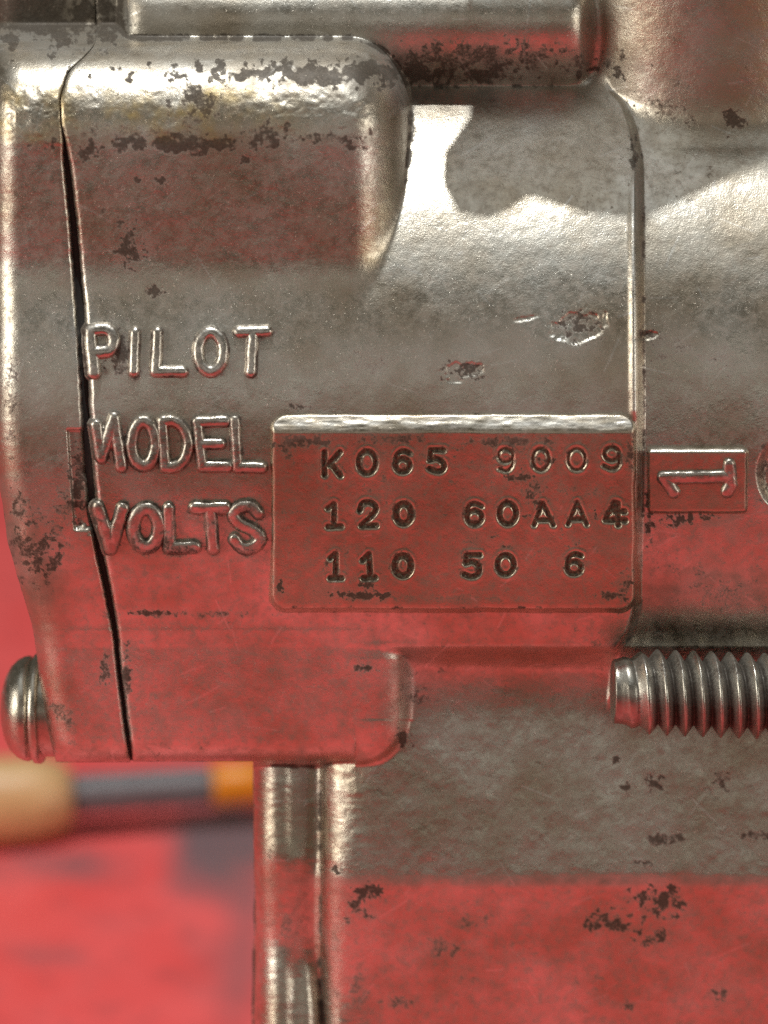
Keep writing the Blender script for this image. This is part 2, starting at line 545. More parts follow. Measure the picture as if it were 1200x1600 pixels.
M_SCREW = metal_material("screw_steel", (0.72, 0.69, 0.62), (0.46, 0.41, 0.33), 0.25, 0.35)
M_PLAIN = metal_material("plain_steel", (0.52, 0.50, 0.45), (0.30, 0.27, 0.23), 0.3, 0.3, attr=False)


def grime_material():
    m, nt, b = mat("oily_grime")
    v = coords(nt)
    f = noise(nt, v, 5, 4)
    nt.links.new(mixc(nt, rng(nt, f, 0.35, 0.65), (0.035, 0.027, 0.018), (0.14, 0.11, 0.07)), b.inputs['Base Color'])
    b.inputs['Metallic'].default_value = 0.35
    b.inputs['Roughness'].default_value = 0.42
    bp = nd(nt, 'ShaderNodeBump')
    bp.inputs['Strength'].default_value = 0.7
    bp.inputs['Distance'].default_value = S * 1.5
    nt.links.new(f, bp.inputs['Height'])
    nt.links.new(bp.outputs[0], b.inputs['Normal'])
    return m


M_GRIME = grime_material()


def gasket_material():
    m, nt, b = mat("black_gasket")
    v = coords(nt)
    nt.links.new(mixc(nt, noise(nt, v, 8, 4), (0.008, 0.006, 0.005), (0.03, 0.024, 0.02)), b.inputs['Base Color'])
    b.inputs['Roughness'].default_value = 0.75
    return m


M_GASKET = gasket_material()


def table_material():
    m, nt, b = mat("worn_shaded_red_paint")
    v = coords(nt)
    L = nt.links.new
    at = nd(nt, 'ShaderNodeAttribute', attribute_name='wear_shade')
    sp = nd(nt, 'ShaderNodeSeparateColor')
    L(at.outputs['Color'], sp.inputs[0])
    n1 = noise(nt, v, 260, 5, 0.6)
    n2 = noise(nt, v, 70, 5, 0.65)
    col = mixc(nt, rng(nt, n1, 0.35, 0.65), (0.80, 0.085, 0.082), (0.86, 0.12, 0.118))
    col = mixc(nt, rng(nt, n2, 0.52, 0.72, 0, 0.65), col, (0.36, 0.075, 0.075))
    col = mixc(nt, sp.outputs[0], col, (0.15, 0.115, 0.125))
    L(col, b.inputs['Base Color'])
    L(rng(nt, n2, 0.3, 0.7, 0.38, 0.55), b.inputs['Roughness'])
    return m


M_TABLE = table_material()


def plain(name, a, c, size, rough, metallic=0.0):
    m, nt, b = mat(name)
    v = coords(nt)
    nt.links.new(mixc(nt, rng(nt, noise(nt, v, size, 4), 0.3, 0.7), a, c), b.inputs['Base Color'])
    b.inputs['Roughness'].default_value = rough
    b.inputs['Metallic'].default_value = metallic
    return m


M_TAN = plain("varnished_wood", (0.52, 0.30, 0.13), (0.66, 0.42, 0.20), 60, 0.4)
M_GREY = plain("grey_plastic", (0.10, 0.092, 0.098), (0.15, 0.138, 0.145), 60, 0.45)
M_ORANGE = plain("orange_plastic", (0.62, 0.19, 0.005), (0.70, 0.25, 0.01), 60, 0.4)

# ------------------------------------------------------------------ mesh building
TABLE_Z = -0.160
valve = bpy.data.objects.new("solenoid_valve", None)
COL.objects.link(valve)
ROOT = np.array([0.0, 0.02, TABLE_Z])
valve.location = ROOT
valve.empty_display_size = 0.02
valve["label"] = "worn cast aluminium pilot valve with raised lettering and stamped data plate"
valve["category"] = "valve"


def link(name, me, material, parent, kind=None, label=None):
    o = bpy.data.objects.new(name, me)
    COL.objects.link(o)
    if material is not None:
        me.materials.append(material)
    if parent is not None:
        o.parent = parent
    if kind:
        o["kind"] = kind
    if label:
        o["label"] = label
    return o


def raw_mesh(name, verts, quads, wear_shade=None, normals=None):
    me = bpy.data.meshes.new(name)
    nv, nf = len(verts), len(quads)
    me.vertices.add(nv)
    me.vertices.foreach_set("co", np.ascontiguousarray(verts, dtype=np.float32).ravel())
    me.loops.add(nf * 4)
    me.loops.foreach_set("vertex_index", np.ascontiguousarray(quads, dtype=np.int32).ravel())
    me.polygons.add(nf)
    me.polygons.foreach_set("loop_start", np.arange(0, nf * 4, 4, dtype=np.int32))
    me.update(calc_edges=True)
    me.polygons.foreach_set("use_smooth", np.ones(nf, dtype=bool))
    if wear_shade is not None:
        a = me.color_attributes.new("wear_shade", 'FLOAT_COLOR', 'POINT')
        c = np.ones((nv, 4), np.float32)
        c[:, :wear_shade.shape[1]] = wear_shade
        a.data.foreach_set("color", c.ravel())
    if normals is not None:
        me.normals_split_custom_set_from_vertices(normals.tolist())
    me.update()
    return me


def grid_quads(nr, nc):
    i = np.arange(nr * nc).reshape(nr, nc)
    # rows run down the picture, columns to the right: wound to face the camera
    return np.stack([i[:-1, :-1], i[1:, :-1], i[1:, 1:], i[:-1, 1:]], -1).reshape(-1, 4)


def grid_normals(P):
    du = np.gradient(P, axis=1)
    dv = np.gradient(P, axis=0)
    n = np.cross(dv, du)
    return n / np.maximum(np.linalg.norm(n, axis=-1, keepdims=True), 1e-12)


def compact(verts, quads, *extra):
    used, inv = np.unique(quads, return_inverse=True)
    return (verts[used], inv.reshape(-1, 4)) + tuple(e[used] if e is not None else None for e in extra)


def with_skirt(P, wear_shade, depth):
    """add a rim of vertices running straight back from the grid's border, so the piece is solid from the side"""
    nr, nc = P.shape[:2]
    idx = np.arange(nr * nc).reshape(nr, nc)
    ring = np.concatenate([idx[0, :], idx[1:, -1], idx[-1, -2::-1], idx[-2:0:-1, 0]])
    V = P.reshape(-1, 3)
    back = V[ring].copy()
    back[:, 1] = np.maximum(back[:, 1] + 0.004, depth)
    n0 = len(V)
    k = len(ring)
    a = np.arange(k)
    b = (a + 1) % k
    q = np.stack([ring[a], ring[b], n0 + b, n0 + a], -1)
    W = np.concatenate([wear_shade, wear_shade[ring]]) if wear_shade is not None else None
    return np.concatenate([V, back]), q, W


def box_blur(a, r):
    for ax in (0, 1):
        p = np.pad(a, [(r, r) if i == ax else (0, 0) for i in range(2)], mode='edge')
        c = np.cumsum(p, axis=ax)
        c = np.insert(c, 0, 0, axis=ax)
        n = a.shape[ax]
        hi = np.take(c, np.arange(2 * r + 1, 2 * r + 1 + n), axis=ax)
        lo = np.take(c, np.arange(0, n), axis=ax)
        a = (hi - lo) / (2 * r + 1)
    return a


def cast_wear_shade(X, Y, W, seed=3):
    gb = grime_shade(X, Y, BLOBS)
    g = np.maximum(gb, speckle(X, Y) * 0.7)
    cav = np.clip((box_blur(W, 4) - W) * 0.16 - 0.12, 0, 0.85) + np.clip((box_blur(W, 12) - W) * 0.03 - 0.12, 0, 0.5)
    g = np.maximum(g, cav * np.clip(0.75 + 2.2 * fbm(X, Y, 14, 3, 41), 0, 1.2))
    sc = scratches(X, Y, 320, seed, (0, 0, 1200, 1600), 8, 60)
    edge = np.clip((W - box_blur(W, 4)) * 0.10 - 0.10, 0, 0.7) * np.clip(0.5 + 2.5 * fbm(X, Y, 10, 3, 43), 0, 1)
    bare = np.maximum(sc * 0.8, edge * (1 - np.clip(cav * 3, 0, 1))) * (1 - 0.9 * gb)
    lt = np.full(X.shape, 99.0)
    for hw, st in RAISED:
        q = np.array([k for t in st for k in t])
        bx = (X > q[:, 0].min() - 22) & (X < q[:, 0].max() + 22) & (Y > q[:, 1].min() - 22) & (Y < q[:, 1].max() + 22)
        if bx.any():
            lt[bx] = np.minimum(lt[bx], stroke_dist(X[bx], Y[bx], st) - hw)
    g = np.maximum(g, np.exp(-np.clip(lt, 0, None) / 8.0) * np.clip(0.55 + 2.2 * fbm(X, Y, 15, 3, 46), 0, 0.95))
    FILM_SHADE = [(60, 25, 190, 58, .8), (590, 108, 440, 46, .6), (12, 860, 34, 130, .6), (60, 900, 40, 120, .45), (1150, 90, 90, 120, .35), (640, 1080, 40, 90, .35),  # top-left and under-bar entries mix grime film with painted shade
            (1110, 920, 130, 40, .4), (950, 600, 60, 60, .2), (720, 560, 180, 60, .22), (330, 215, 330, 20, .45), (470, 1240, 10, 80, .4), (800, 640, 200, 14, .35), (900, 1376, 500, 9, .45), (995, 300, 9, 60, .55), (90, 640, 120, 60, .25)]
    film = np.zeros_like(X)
    for (fx, fy, rx, ry, a) in FILM_SHADE:
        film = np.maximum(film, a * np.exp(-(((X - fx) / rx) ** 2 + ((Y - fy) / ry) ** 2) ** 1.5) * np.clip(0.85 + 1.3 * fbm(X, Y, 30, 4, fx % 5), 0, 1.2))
    xe = smooth_curve(EDGE, Y.ravel(), h=8).reshape(Y.shape)
    line = np.exp(-((X - xe + 7) / 4.0) ** 2) * sstep(255, 300, Y) * (1 - sstep(640, 655, Y)) * np.clip(0.8 + 1.5 * fbm(X, Y, 12, 3, 48), 0.2, 1)
    bare = np.maximum(bare, line)
    g = g * (1 - line)
    rust = sstep(120, 150, Y) * (1 - sstep(215, 235, Y)) * (1 - sstep(330, 560, X)) * np.clip(0.5 + 2.4 * fbm(X, Y, 40, 3, 45), 0, 1)
    rust = np.maximum(rust, 0.7 * sstep(1090, 1210, X) * (1 - sstep(150, 230, Y)))
    rust = np.maximum(rust, 0.5 * np.exp(-((X - 575) / 26) ** 2) * sstep(280, 330, Y) * (1 - sstep(400, 430, Y)))
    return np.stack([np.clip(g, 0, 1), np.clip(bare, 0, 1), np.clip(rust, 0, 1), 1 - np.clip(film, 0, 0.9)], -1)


def nodes(a, b, step):
    return np.linspace(a, b, max(2, int(round((b - a) / step)) + 1))


FINE = 2.0
ys_top = np.concatenate([nodes(-420, -16, 26)[:-1], nodes(-16, 1190, FINE)])
ys_low = np.concatenate([nodes(1190, 1616, FINE), nodes(1616, 2384, 24)[1:]])
xs_far = nodes(1214, 1460, 20)[1:]

# --- main casting, upper sheet: from the seam to beyond the right edge of the view
xr = nodes(420, 1214, FINE)
nl = 135
u = np.linspace(0, 1, nl)[:-1]
sx = seam(ys_top) + seam_gap(ys_top)
X = np.concatenate([sx[:, None] + (420 - sx[:, None]) * u[None, :], np.repeat(np.concatenate([xr, xs_far])[None, :], len(ys_top), 0)], 1)
Y = np.repeat(ys_top[:, None], X.shape[1], 1)
Wt, ids = relief(X, Y, True)
dl = X - sx[:, None]
Wt = Wt + unevenness(X, Y) - 9 * np.exp(-dl / 2.6) * (0.3 + 0.7 * sstep(190, 260, Y)) + 2.0 * np.exp(-((dl - 9) / 4.5) ** 2) * sstep(450, 520, Y) * (1 - sstep(800, 900, Y))
P_top = unproject(X, Y, Wt) - ROOT
wear_shade_top = cast_wear_shade(X, Y, Wt)
wear_shade_top[..., 1] = np.maximum(wear_shade_top[..., 1], 0.75 * np.exp(-((dl - 6) / 4) ** 2) * np.clip(.4 + 2.5 * fbm(X, Y, 18, 3, 71), 0, 1) * sstep(420, 470, Y) * (1 - sstep(900, 960, Y)))
Xt, Yt, ids_top = X, Y, ids

# --- main casting, lower sheet
ul = np.linspace(0, 1, 82)[:-1]
xl = 396 + fbm(ys_low, ys_low * 0, 70, 2, 15) * 6 - 4 * sstep(1500, 1600, ys_low)
xr2 = np.concatenate([nodes(560, 1214, FINE), xs_far])
X = np.concatenate([xl[:, None] + (560 - xl[:, None]) * ul[None, :], np.repeat(xr2[None, :], len(ys_low), 0)], 1)
Y = np.repeat(ys_low[:, None], X.shape[1], 1)
Wl, ids_low = relief(X, Y, True)
Wl = Wl + unevenness(X, Y)
P_low = unproject(X, Y, Wl) - ROOT
wear_low = cast_wear_shade(X, Y, Wl, 4)

LABELS = {'lower_boss': "flat boss reflecting bright red at the lower left", 'crossbar': "round bar across the top of the casting",
          'neck': "brown stained round neck at the top right", 'lower_body': "flat lower body, grey above and red below a fold"}


def cast_parts(P, wear_shade, ids, allowed, skirt_depth):
    nr, nc = P.shape[:2]
    V, qs, Wk = with_skirt(P, wear_shade.reshape(-1, 4), skirt_depth)
    N = grid_normals(P).reshape(-1, 3)
    n_extra = len(V) - len(N)
    N = np.concatenate([N, np.tile([[0, 0.3, 0.0]], (n_extra, 1))])
    fid = ids[:-1, :-1].reshape(-1)
    remap = np.array([allowed.get(n, 0) for n, _ in PARTS_FN])
    fid = remap[fid]
    quads = grid_quads(nr, nc)
    for k, (name, _) in enumerate(PARTS_FN):
        sel = quads[fid == k]
        if len(sel) < 40:
            continue
        v, q, w_, n_ = compact(V, sel, Wk, N)
        link(name, raw_mesh(name, v, q, w_, n_), M_CAST, valve, label=LABELS.get(name))
    v, q, w_ = compact(V, qs, Wk)
    link('casting_side', raw_mesh('casting_side', v, q, w_), M_CAST, valve)


names = [n for n, _ in PARTS_FN]
keep = {n: i for i, n in enumerate(names)}
top_map = dict(keep)
top_map['rib'] = keep['lower_body']
ids_top = np.where((ids_top == keep['rear_wall']) & (Xt > 420), keep['housing'], ids_top)
cast_parts(P_top, wear_shade_top, ids_top, top_map, 0.030 - ROOT[1])
low_map = dict(keep)
for n in ('housing', 'upper_boss', 'crossbar', 'neck', 'rear_wall'):
    low_map[n] = keep['lower_body']
low_map['lower_boss'] = keep['lower_body']
cast_parts(P_low, wear_low, ids_low, low_map, 0.030 - ROOT[1])

# --- end cover left of the seam
ys_cap = np.concatenate([nodes(-420, -16, 26)[:-1], nodes(-16, 1191, FINE)])
sx = seam(ys_cap) - seam_gap(ys_cap)
ox = smooth_curve(OUTLINE, ys_cap, h=16) + fbm(ys_cap, ys_cap * 0 + 2, 30, 3, 16) * 3
uc = np.linspace(0, 1, 84)
uc = uc - 0.10 * np.sin(2 * np.pi * uc) / (2 * np.pi)
X = ox[:, None] + (sx - ox)[:, None] * uc[None, :]
Y = np.repeat(ys_cap[:, None], X.shape[1], 1)
Wc = relief(X, Y)
dl = X - ox[:, None]
dr = sx[:, None] - X
e = np.clip(1 - dl / 46.0, 0, 0.985)
Wc = Wc - 46 * (1 - np.sqrt(1 - e * e)) + unevenness(X, Y) - 9 * np.exp(-dr / 2.6) * (0.3 + 0.7 * sstep(190, 260, Y))
lip = sstep(-3, 2, X - 106 - (Y - 672) * 0.07) * sstep(669, 674, Y) * (1 - sstep(815, 835, Y + fbm(X, Y, 12, 2, 61) * 30))
Wc = Wc - 8 * lip
Pc = unproject(X, Y, Wc) - ROOT
wc = cast_wear_shade(X, Y, Wc, 5)
wc[..., 0] = np.maximum(wc[..., 0], lip * np.clip(0.38 + 1.5 * fbm(X, Y, 12, 3, 62), 0, 1))
wc[..., 1] = np.maximum(wc[..., 1], 0.8 * np.exp(-((dr - 8) / 4) ** 2) * sstep(465, 480, Y) * (1 - sstep(560, 580, Y)))
V, qs, Wk = with_skirt(Pc, wc.reshape(-1, 4), 0.030 - ROOT[1])
link('end_cover', raw_mesh('end_cover', V, np.concatenate([grid_quads(*Pc.shape[:2]), qs]), Wk), M_CAST, valve)

# --- gasket deep in the seam
yg = nodes(-420, 1188, 6)
ug = np.linspace(-1, 1, 5)
X = seam(yg)[:, None] + ug[None, :] * (seam_gap(yg)[:, None] + 6)
Y = np.repeat(yg[:, None], 5, 1)
Wg = relief(X, Y) - 17 - 3 * ug[None, :] ** 2
V, qs, _ = with_skirt(unproject(X, Y, Wg) - ROOT, None, 0.02 - ROOT[1])
link('gasket', raw_mesh('gasket', V, np.concatenate([grid_quads(len(yg), 5), qs])), M_GASKET, valve)

def pebble(x, y):
    return fbm(x, y, 10, 3, 51) * 2.0


def raised_letter(name, strokes, hw, height, ground, step, material):
    pts = np.array([p for s in strokes for p in s])
    m = hw + 6
    xs = nodes(pts[:, 0].min() - m, pts[:, 0].max() + m, step)
    ys = nodes(pts[:, 1].min() - m, pts[:, 1].max() + m, step)
    X, Y = np.meshgrid(xs, ys)
    wob = fbm(X, Y, 14, 3, 52) * 1.8
    hw = hw + 2.6
    d = (stroke_dist(X, Y, strokes) + wob) / hw
    prof = np.where(d < 1.0, np.sqrt(np.clip(1 - np.clip(d, 0, 1) ** 2.5, 0, 1)), -np.maximum(d - 1, 0) * 1.2)
    W = ground(X, Y) + height * prof + pebble(X, Y) * 0.4 - 0.8
    P = unproject(X, Y, W) - ROOT
    q = grid_quads(len(ys), len(xs))
    dm = d.reshape(-1)
    q = q[(dm[q] < 1.25).any(1)]
    g = np.clip(0.45 + 2.2 * fbm(X, Y, 16, 4, 53), 0, 0.9) * sstep(0.3, 0.85, d)
    g = np.maximum(g, sstep(0.85, 1.05, d) * 0.5)
    if Y.mean() > 775:
        g = np.maximum(g, np.clip(0.28 + 2.0 * fbm(X, Y, 22, 3, 54), 0, 0.7))
    b = (1 - sstep(0.1, 0.5, d)) * np.clip(0.2 + 2.2 * fbm(X, Y, 10, 3, 55), 0, 0.6)
    wear_shade = np.stack([g, b, 0 * g], -1).reshape(-1, 3)
    v, q, wr = compact(P.reshape(-1, 3), q, wear_shade)
    return link(name, raw_mesh(name, v, q, wr), material, valve)


def ground_cast(x, y):
    return relief(x, y) + unevenness(x, y)


for hw, st in RAISED:
    raised_letter('raised_letter', st, hw, 11.5, ground_cast, 1.0, M_LETTER)

STAMPS = [
    (4.8, [[(507, 706), (507, 742)], [(531, 706), (514, 726)], [(516, 722), (532, 743)]]),
    (4.6, [ell(573.6, 722, 13.5, 17.5)]),
    (4.8, [ell(629, 726.6, 11, 10.5), rounded([(640, 708), (630, 703), (619, 711), (618, 727)])]),
    (4.6, [[(693, 703), (673, 703), (671.5, 719)], rounded([(671.5, 719), (683, 715), (695, 724), (692, 735), (682, 737), (671, 732)])]),
    (3.6, [ell(790, 711.4, 11, 10.5), rounded([(801, 712), (801, 728), (792, 737), (780, 732)])]),
    (3.8, [ell(845, 717.5, 12.6, 17)]),
    (3.6, [ell(901, 717.5, 13.3, 16.6)]),
    (3.8, [ell(956, 709, 11.6, 10.5), rounded([(967, 710), (968, 727), (957, 734), (943, 727)])]),
    (5.0, [[(512.5, 794), (522, 787), (522, 822)], [(512.5, 823), (533, 822)]]),
    (4.8, [rounded([(562, 797), (566, 785), (580, 784), (589, 793), (583, 804), (566, 820)]), [(564.5, 821), (588, 821)]]),
    (5.6, [ell(630.6, 802.4, 12, 15.6)]),
    (4.8, [ell(741.4, 808, 11.4, 10.8), rounded([(752.3, 791), (741, 785), (730, 793), (729.5, 808)])]),
    (4.8, [ell(793.4, 802, 13, 16.5)]),
    (4.4, [[(834.5, 820), (848, 786), (864.7, 820)], [(838, 812), (860, 812)]]),
    (4.2, [[(887.6, 819), (902, 785), (916.6, 819)], [(892.5, 811), (913, 811)]]),
    (5.2, [[(961, 785), (946, 812), (977, 813)], [(965, 786), (966, 820)], [(962, 799), (976, 799)]]),
    (5.0, [[(515.8, 872), (524.4, 865), (524.4, 901)], [(515.8, 903), (534, 903)]]),
    (5.0, [[(566.7, 875), (576.4, 866), (578.6, 901)], [(567.8, 903), (586, 902)]]),
    (5.6, [ell(629.5, 883.7, 12.6, 15.6)]),
    (4.8, [[(750, 867), (729, 867), (727.5, 880)], rounded([(727.5, 880), (740, 876), (750, 885), (748, 897), (737, 902), (725, 897)])]),
    (4.8, [ell(790, 881.8, 12.8, 15.2)]),
    (4.6, [ell(897, 886.6, 10.8, 10), rounded([(908, 868), (898, 864), (887.5, 872), (886.5, 886.6)])]),
]
PX0, PX1, PY0, PY1 = 424.0, 992.0, 651.0, 952.0


def plate_face(x, y, stamped=True):
    cx, cy = (PX0 + PX1) / 2, (PY0 + PY1) / 2
    hx, hy, cr = (PX1 - PX0) / 2, (PY1 - PY0) / 2, 24.0
    qx = np.abs(x - cx) - (hx - cr)
    qy = np.abs(y - cy) - (hy - cr)
    sd = np.hypot(np.maximum(qx, 0), np.maximum(qy, 0)) + np.minimum(np.maximum(qx, qy), 0) - cr
    sd = sd + fbm(x, y, 40, 3, 33) * 3
    r = 9.0
    e = np.clip((sd + r) / r, 0, None)
    ec = np.clip(e, 0, 0.98)
    w = 10 - 10 * (1 - np.sqrt(1 - ec * ec)) - np.maximum(e - 0.98, 0) * 34
    # the top edge is a broad worn bevel
    tb = np.clip((y - (PY0 - 1)) / 27.0, -1, 1.25)
    bev = 10 - (17 + fbm(x * 0.5, y, 30, 3, 44) * 3) * np.clip(1.0 - tb, 0, 3) ** 1.1 + fbm(x * 0.2, y, 6, 2, 45) * 0.9 * (tb < 1)
    w = smin(w, bev, 5)
    w = w + fbm(x, y, 120, 2, 34) * 1.4 + fbm(x, y, 14, 3, 35) * 0.45
    return w


xs = nodes(PX0 - 10, PX1 + 10, 1.25)
ys = nodes(PY0 - 10, PY1 + 10, 1.25)
X, Y = np.meshgrid(xs, ys)
Wp = plate_face(X, Y)
wp = np.maximum(grime_shade(X, Y, PLATE_BLOBS), speckle(X + 313, Y - 127) * 0.85)
edge_in = np.minimum(np.minimum(X - PX0, PX1 - X), np.minimum(PY1 - Y, Y - PY0 - 24))
wp = np.maximum(wp, np.exp(-np.abs(edge_in - 3) / 5.0) * np.clip(0.1 + 2.6 * fbm(X, Y, 14, 3, 36), 0, 0.9))
sd_all = np.full(X.shape, 99.0)
stamp_depth = np.zeros(X.shape)
DEPTHS = [0.75 + 0.5 * _tab[k, 3] - (0.3 if 4 <= k <= 7 else 0.0) for k in range(len(STAMPS))]
for (hw, st), dep in zip(STAMPS, DEPTHS):
    pts = np.array([p for s in st for p in s])
    box = (X > pts[:, 0].min() - 14) & (X < pts[:, 0].max() + 14) & (Y > pts[:, 1].min() - 14) & (Y < pts[:, 1].max() + 14)
    dd = stroke_dist(X[box], Y[box], st) - hw
    sd_all[box] = np.minimum(sd_all[box], dd)
    stamp_depth[box] = np.maximum(stamp_depth[box], dep * (1 - sstep(-3.0, 0.8, dd)))
Wp = Wp - 5.0 * stamp_depth + 0.5 * np.exp(-((sd_all - 3) / 2.2) ** 2)
wp = np.maximum(wp, (1 - sstep(0, 7, sd_all)) * np.clip(0.35 + 2 * fbm(X, Y, 8, 3, 37), 0, 0.8))
bare = np.clip(np.exp(-np.abs(Y - 662) / 9.0) * (0.55 + 1.5 * fbm(X * 0.4, Y, 8, 3, 38)), 0, 0.9)
bare = np.maximum(bare, np.clip(scratches(X, Y, 26, 9, (430, 690, 985, 945), 6, 26) * 0.6, 0, 1))
wp = wp * (1 - sstep(0, 1, np.exp(-np.abs(Y - 664) / 8.0)) * 0.8)
wear_shade = np.stack([np.clip(wp, 0, 1), bare, 0 * wp], -1).reshape(-1, 3)
P = unproject(X, Y, Wp) - ROOT
link('data_plate', raw_mesh('data_plate', P.reshape(-1, 3), grid_quads(len(ys), len(xs)), wear_shade), M_PLATE, valve)

for (hw, st), dep in zip(STAMPS, DEPTHS):          # the dark oily fill lying in each stamped groove
    pts = np.array([p for s in st for p in s])
    xs = nodes(pts[:, 0].min() - 9, pts[:, 0].max() + 9, 0.9)
    ys = nodes(pts[:, 1].min() - 9, pts[:, 1].max() + 9, 0.9)
    X, Y = np.meshgrid(xs, ys)
    d = stroke_dist(X, Y, st) - hw + fbm(X, Y, 7, 2, 39) * 1.6
    W = plate_face(X, Y) - 2.9 * dep - 1.1 * dep * (1 - sstep(-hw, 0, d)) + fbm(X, Y, 5, 2, 40) * 2.6 * dep
    q = grid_quads(len(ys), len(xs))
    q = q[(d.reshape(-1)[q] < 0.4).all(1)]
    v, q = compact((unproject(X, Y, W) - ROOT).reshape(-1, 3), q)
    link('stamped_character', raw_mesh('stamped_character', v, q), M_GRIME, valve)

# --- small raised pad with a figure lying on its side
QX0, QX1, QY0, QY1 = 1013.0, 1167.0, 700.0, 801.0


def pad_face(x, y):
    cx, cy = (QX0 + QX1) / 2, (QY0 + QY1) / 2
    hx, hy, cr = (QX1 - QX0) / 2, (QY1 - QY0) / 2, 7.0
    qx = np.abs(x - cx) - (hx - cr)
    qy = np.abs(y - cy) - (hy - cr)
    sd = np.hypot(np.maximum(qx, 0), np.maximum(qy, 0)) + np.minimum(np.maximum(qx, qy), 0) - cr + fbm(x, y, 20, 3, 63) * 1.6
    e = np.clip((sd + 5) / 5, 0, None)
    ec = np.clip(e, 0, 0.98)
    return -21 - 5 * (1 - np.sqrt(1 - ec * ec)) - np.maximum(e - 0.98, 0) * 14 - 7 * np.clip(1 - (y - QY0 + 1) / 8.0, 0, 2) ** 1.1 + fbm(x, y, 30, 3, 64) * 0.8


xs = nodes(QX0 - 6, QX1 + 6, 1.25)
ys = nodes(QY0 - 6, QY1 + 6, 1.25)
X, Y = np.meshgrid(xs, ys)
W = pad_face(X, Y)
ins = np.minimum(np.minimum(X - QX0, QX1 - X), np.minimum(Y - QY0 - 6, QY1 - Y))
g = np.maximum(speckle(X, Y + 411) * 0.7, np.exp(-np.abs(ins - 1) / 2.2) * 0.85 * (Y > QY0 + 9))
bare = np.clip(np.exp(-np.abs(Y - 703) / 3.0), 0, 0.85)
link('figure_pad', raw_mesh('figure_pad', (unproject(X, Y, W) - ROOT).reshape(-1, 3), grid_quads(len(ys), len(xs)),
                            np.stack([g * (1 - bare), bare, 0 * g], -1).reshape(-1, 3)), M_PLATE, valve)
raised_letter('raised_letter', [[(1037, 747), (1141, 745)], [(1139.5, 727), (1142, 757), (1136, 768)], [(1038, 747), (1053, 769)]],
              8.2, 9.0, pad_face, 1.0, M_LETTER)

# ------------------------------------------------------------------ turned pieces


def lathe(name, px, py, w, prof, nseg, material, parent, slope=0.0, depth_slope=0.0, dark_fn=None):
    """prof: list of (pixel x, radius in pixels, function of the angle or 0); axis runs along the picture's x"""
    rows = []
    t = np.linspace(0, 2 * np.pi, nseg, endpoint=False)
    for (x, r, rf) in prof:
        ww = w + depth_slope * (x - px)
        c = unproject(x, py + slope * (x - px), ww)
        k = (D - ww * S) / D
        rr = (r + (rf(t) if rf else 0)) * S * k
        rows.append(np.stack([np.full(nseg, c[0]), c[1] - rr * np.sin(t), c[2] + rr * np.cos(t)], -1))
    V = np.concatenate(rows) - ROOT
    n = len(prof)
    i = np.arange(n * nseg).reshape(n, nseg)
    j = np.roll(i, -1, 1)
    q = np.stack([i[:-1], i[1:], j[1:], j[:-1]], -1).reshape(-1, 4)
    Xa = np.repeat(np.array([p[0] for p in prof])[:, None], nseg, 1)
    Ta = np.repeat(t[None, :], n, 0)
    wr = np.zeros((n, nseg, 4))
    wr[..., 3] = 1
    wr[..., 0] = np.clip((0.25 if dark_fn else 0.02) + 1.6 * fbm(Xa, Ta * 40, 26, 4, 72) + (0.25 * np.cos(Ta) if dark_fn else 0), 0, 0.75)  # cosine term paints the stud's top darker, standing in for shade
    if dark_fn:
        wr[..., 0] = np.maximum(wr[..., 0], np.stack([dark_fn(p[0], t) for p in prof]))
    return link(name, raw_mesh(name, V, q, wr.reshape(-1, 4)), material, parent)


# threaded stud
PITCH = 28.0
prof = []


def thread(x):
    def f(t):
        ph = ((x - 1029.0) / PITCH - t / (2 * np.pi)) % 1.0
        tri = 1 - np.abs(ph - 0.5) * 2                     # 0 at the crest, 1 in the root
        dep = 18.0 * (np.clip(tri * 1.12 - 0.06, 0, 1)) ** 1.15
        run = np.clip((x - 966) / 62.0, 0.10, 1)
        return -dep * run
    return f


prof.append((956, 0.01, None))
prof.append((956.2, 30, None))
prof.append((957, 48, None))
for x in np.arange(959, 1330, 1.4):
    r = 69.0 - 17.0 * (1 - sstep(955, 1024, x))
    prof.append((x, r, thread(x)))
lathe('threaded_stud', 1085, 1084, 6, prof, 128, M_STEEL, valve, slope=0.035, dark_fn=lambda x, t: np.clip(-thread(x)(t) / 18.0, 0, 1) ** 0.8)

# screw head at the lower left
screw = lathe('screw', 60, 1107, -150, [(3, 0.01, None), (3.5, 18, None), (6, 36, None), (11, 54, None), (19, 69, None), (29, 79, None), (39, 84, None), (46, 85, None),
                                (50, 83, None), (52, 78, None), (54, 78, None), (120, 78, None)], 72, M_SCREW, valve)
lathe('washer', 60, 1107, -150, [(54, 60, None), (54.2, 84, None), (56, 88, None), (64, 89, None), (68, 87, None), (68.5, 60, None)], 72, M_SCREW, screw)

# ------------------------------------------------------------------ table and the tool behind
ROOT_KEEP = ROOT
tx = np.linspace(-1.0, 1.0, 261)
ty = np.linspace(1.6, -0.62, 281)
X, Y = np.meshgrid(tx, ty)
P = np.stack([X, Y, np.full_like(X, TABLE_Z)], -1)


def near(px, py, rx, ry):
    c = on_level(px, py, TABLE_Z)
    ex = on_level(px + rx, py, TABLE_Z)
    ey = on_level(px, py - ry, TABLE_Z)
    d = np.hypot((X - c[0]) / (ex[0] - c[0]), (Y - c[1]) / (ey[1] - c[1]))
    return 1 - sstep(0.45, 1.1, d + fbm(X * 1000, Y * 1000, 14, 3, 66) * 0.9)


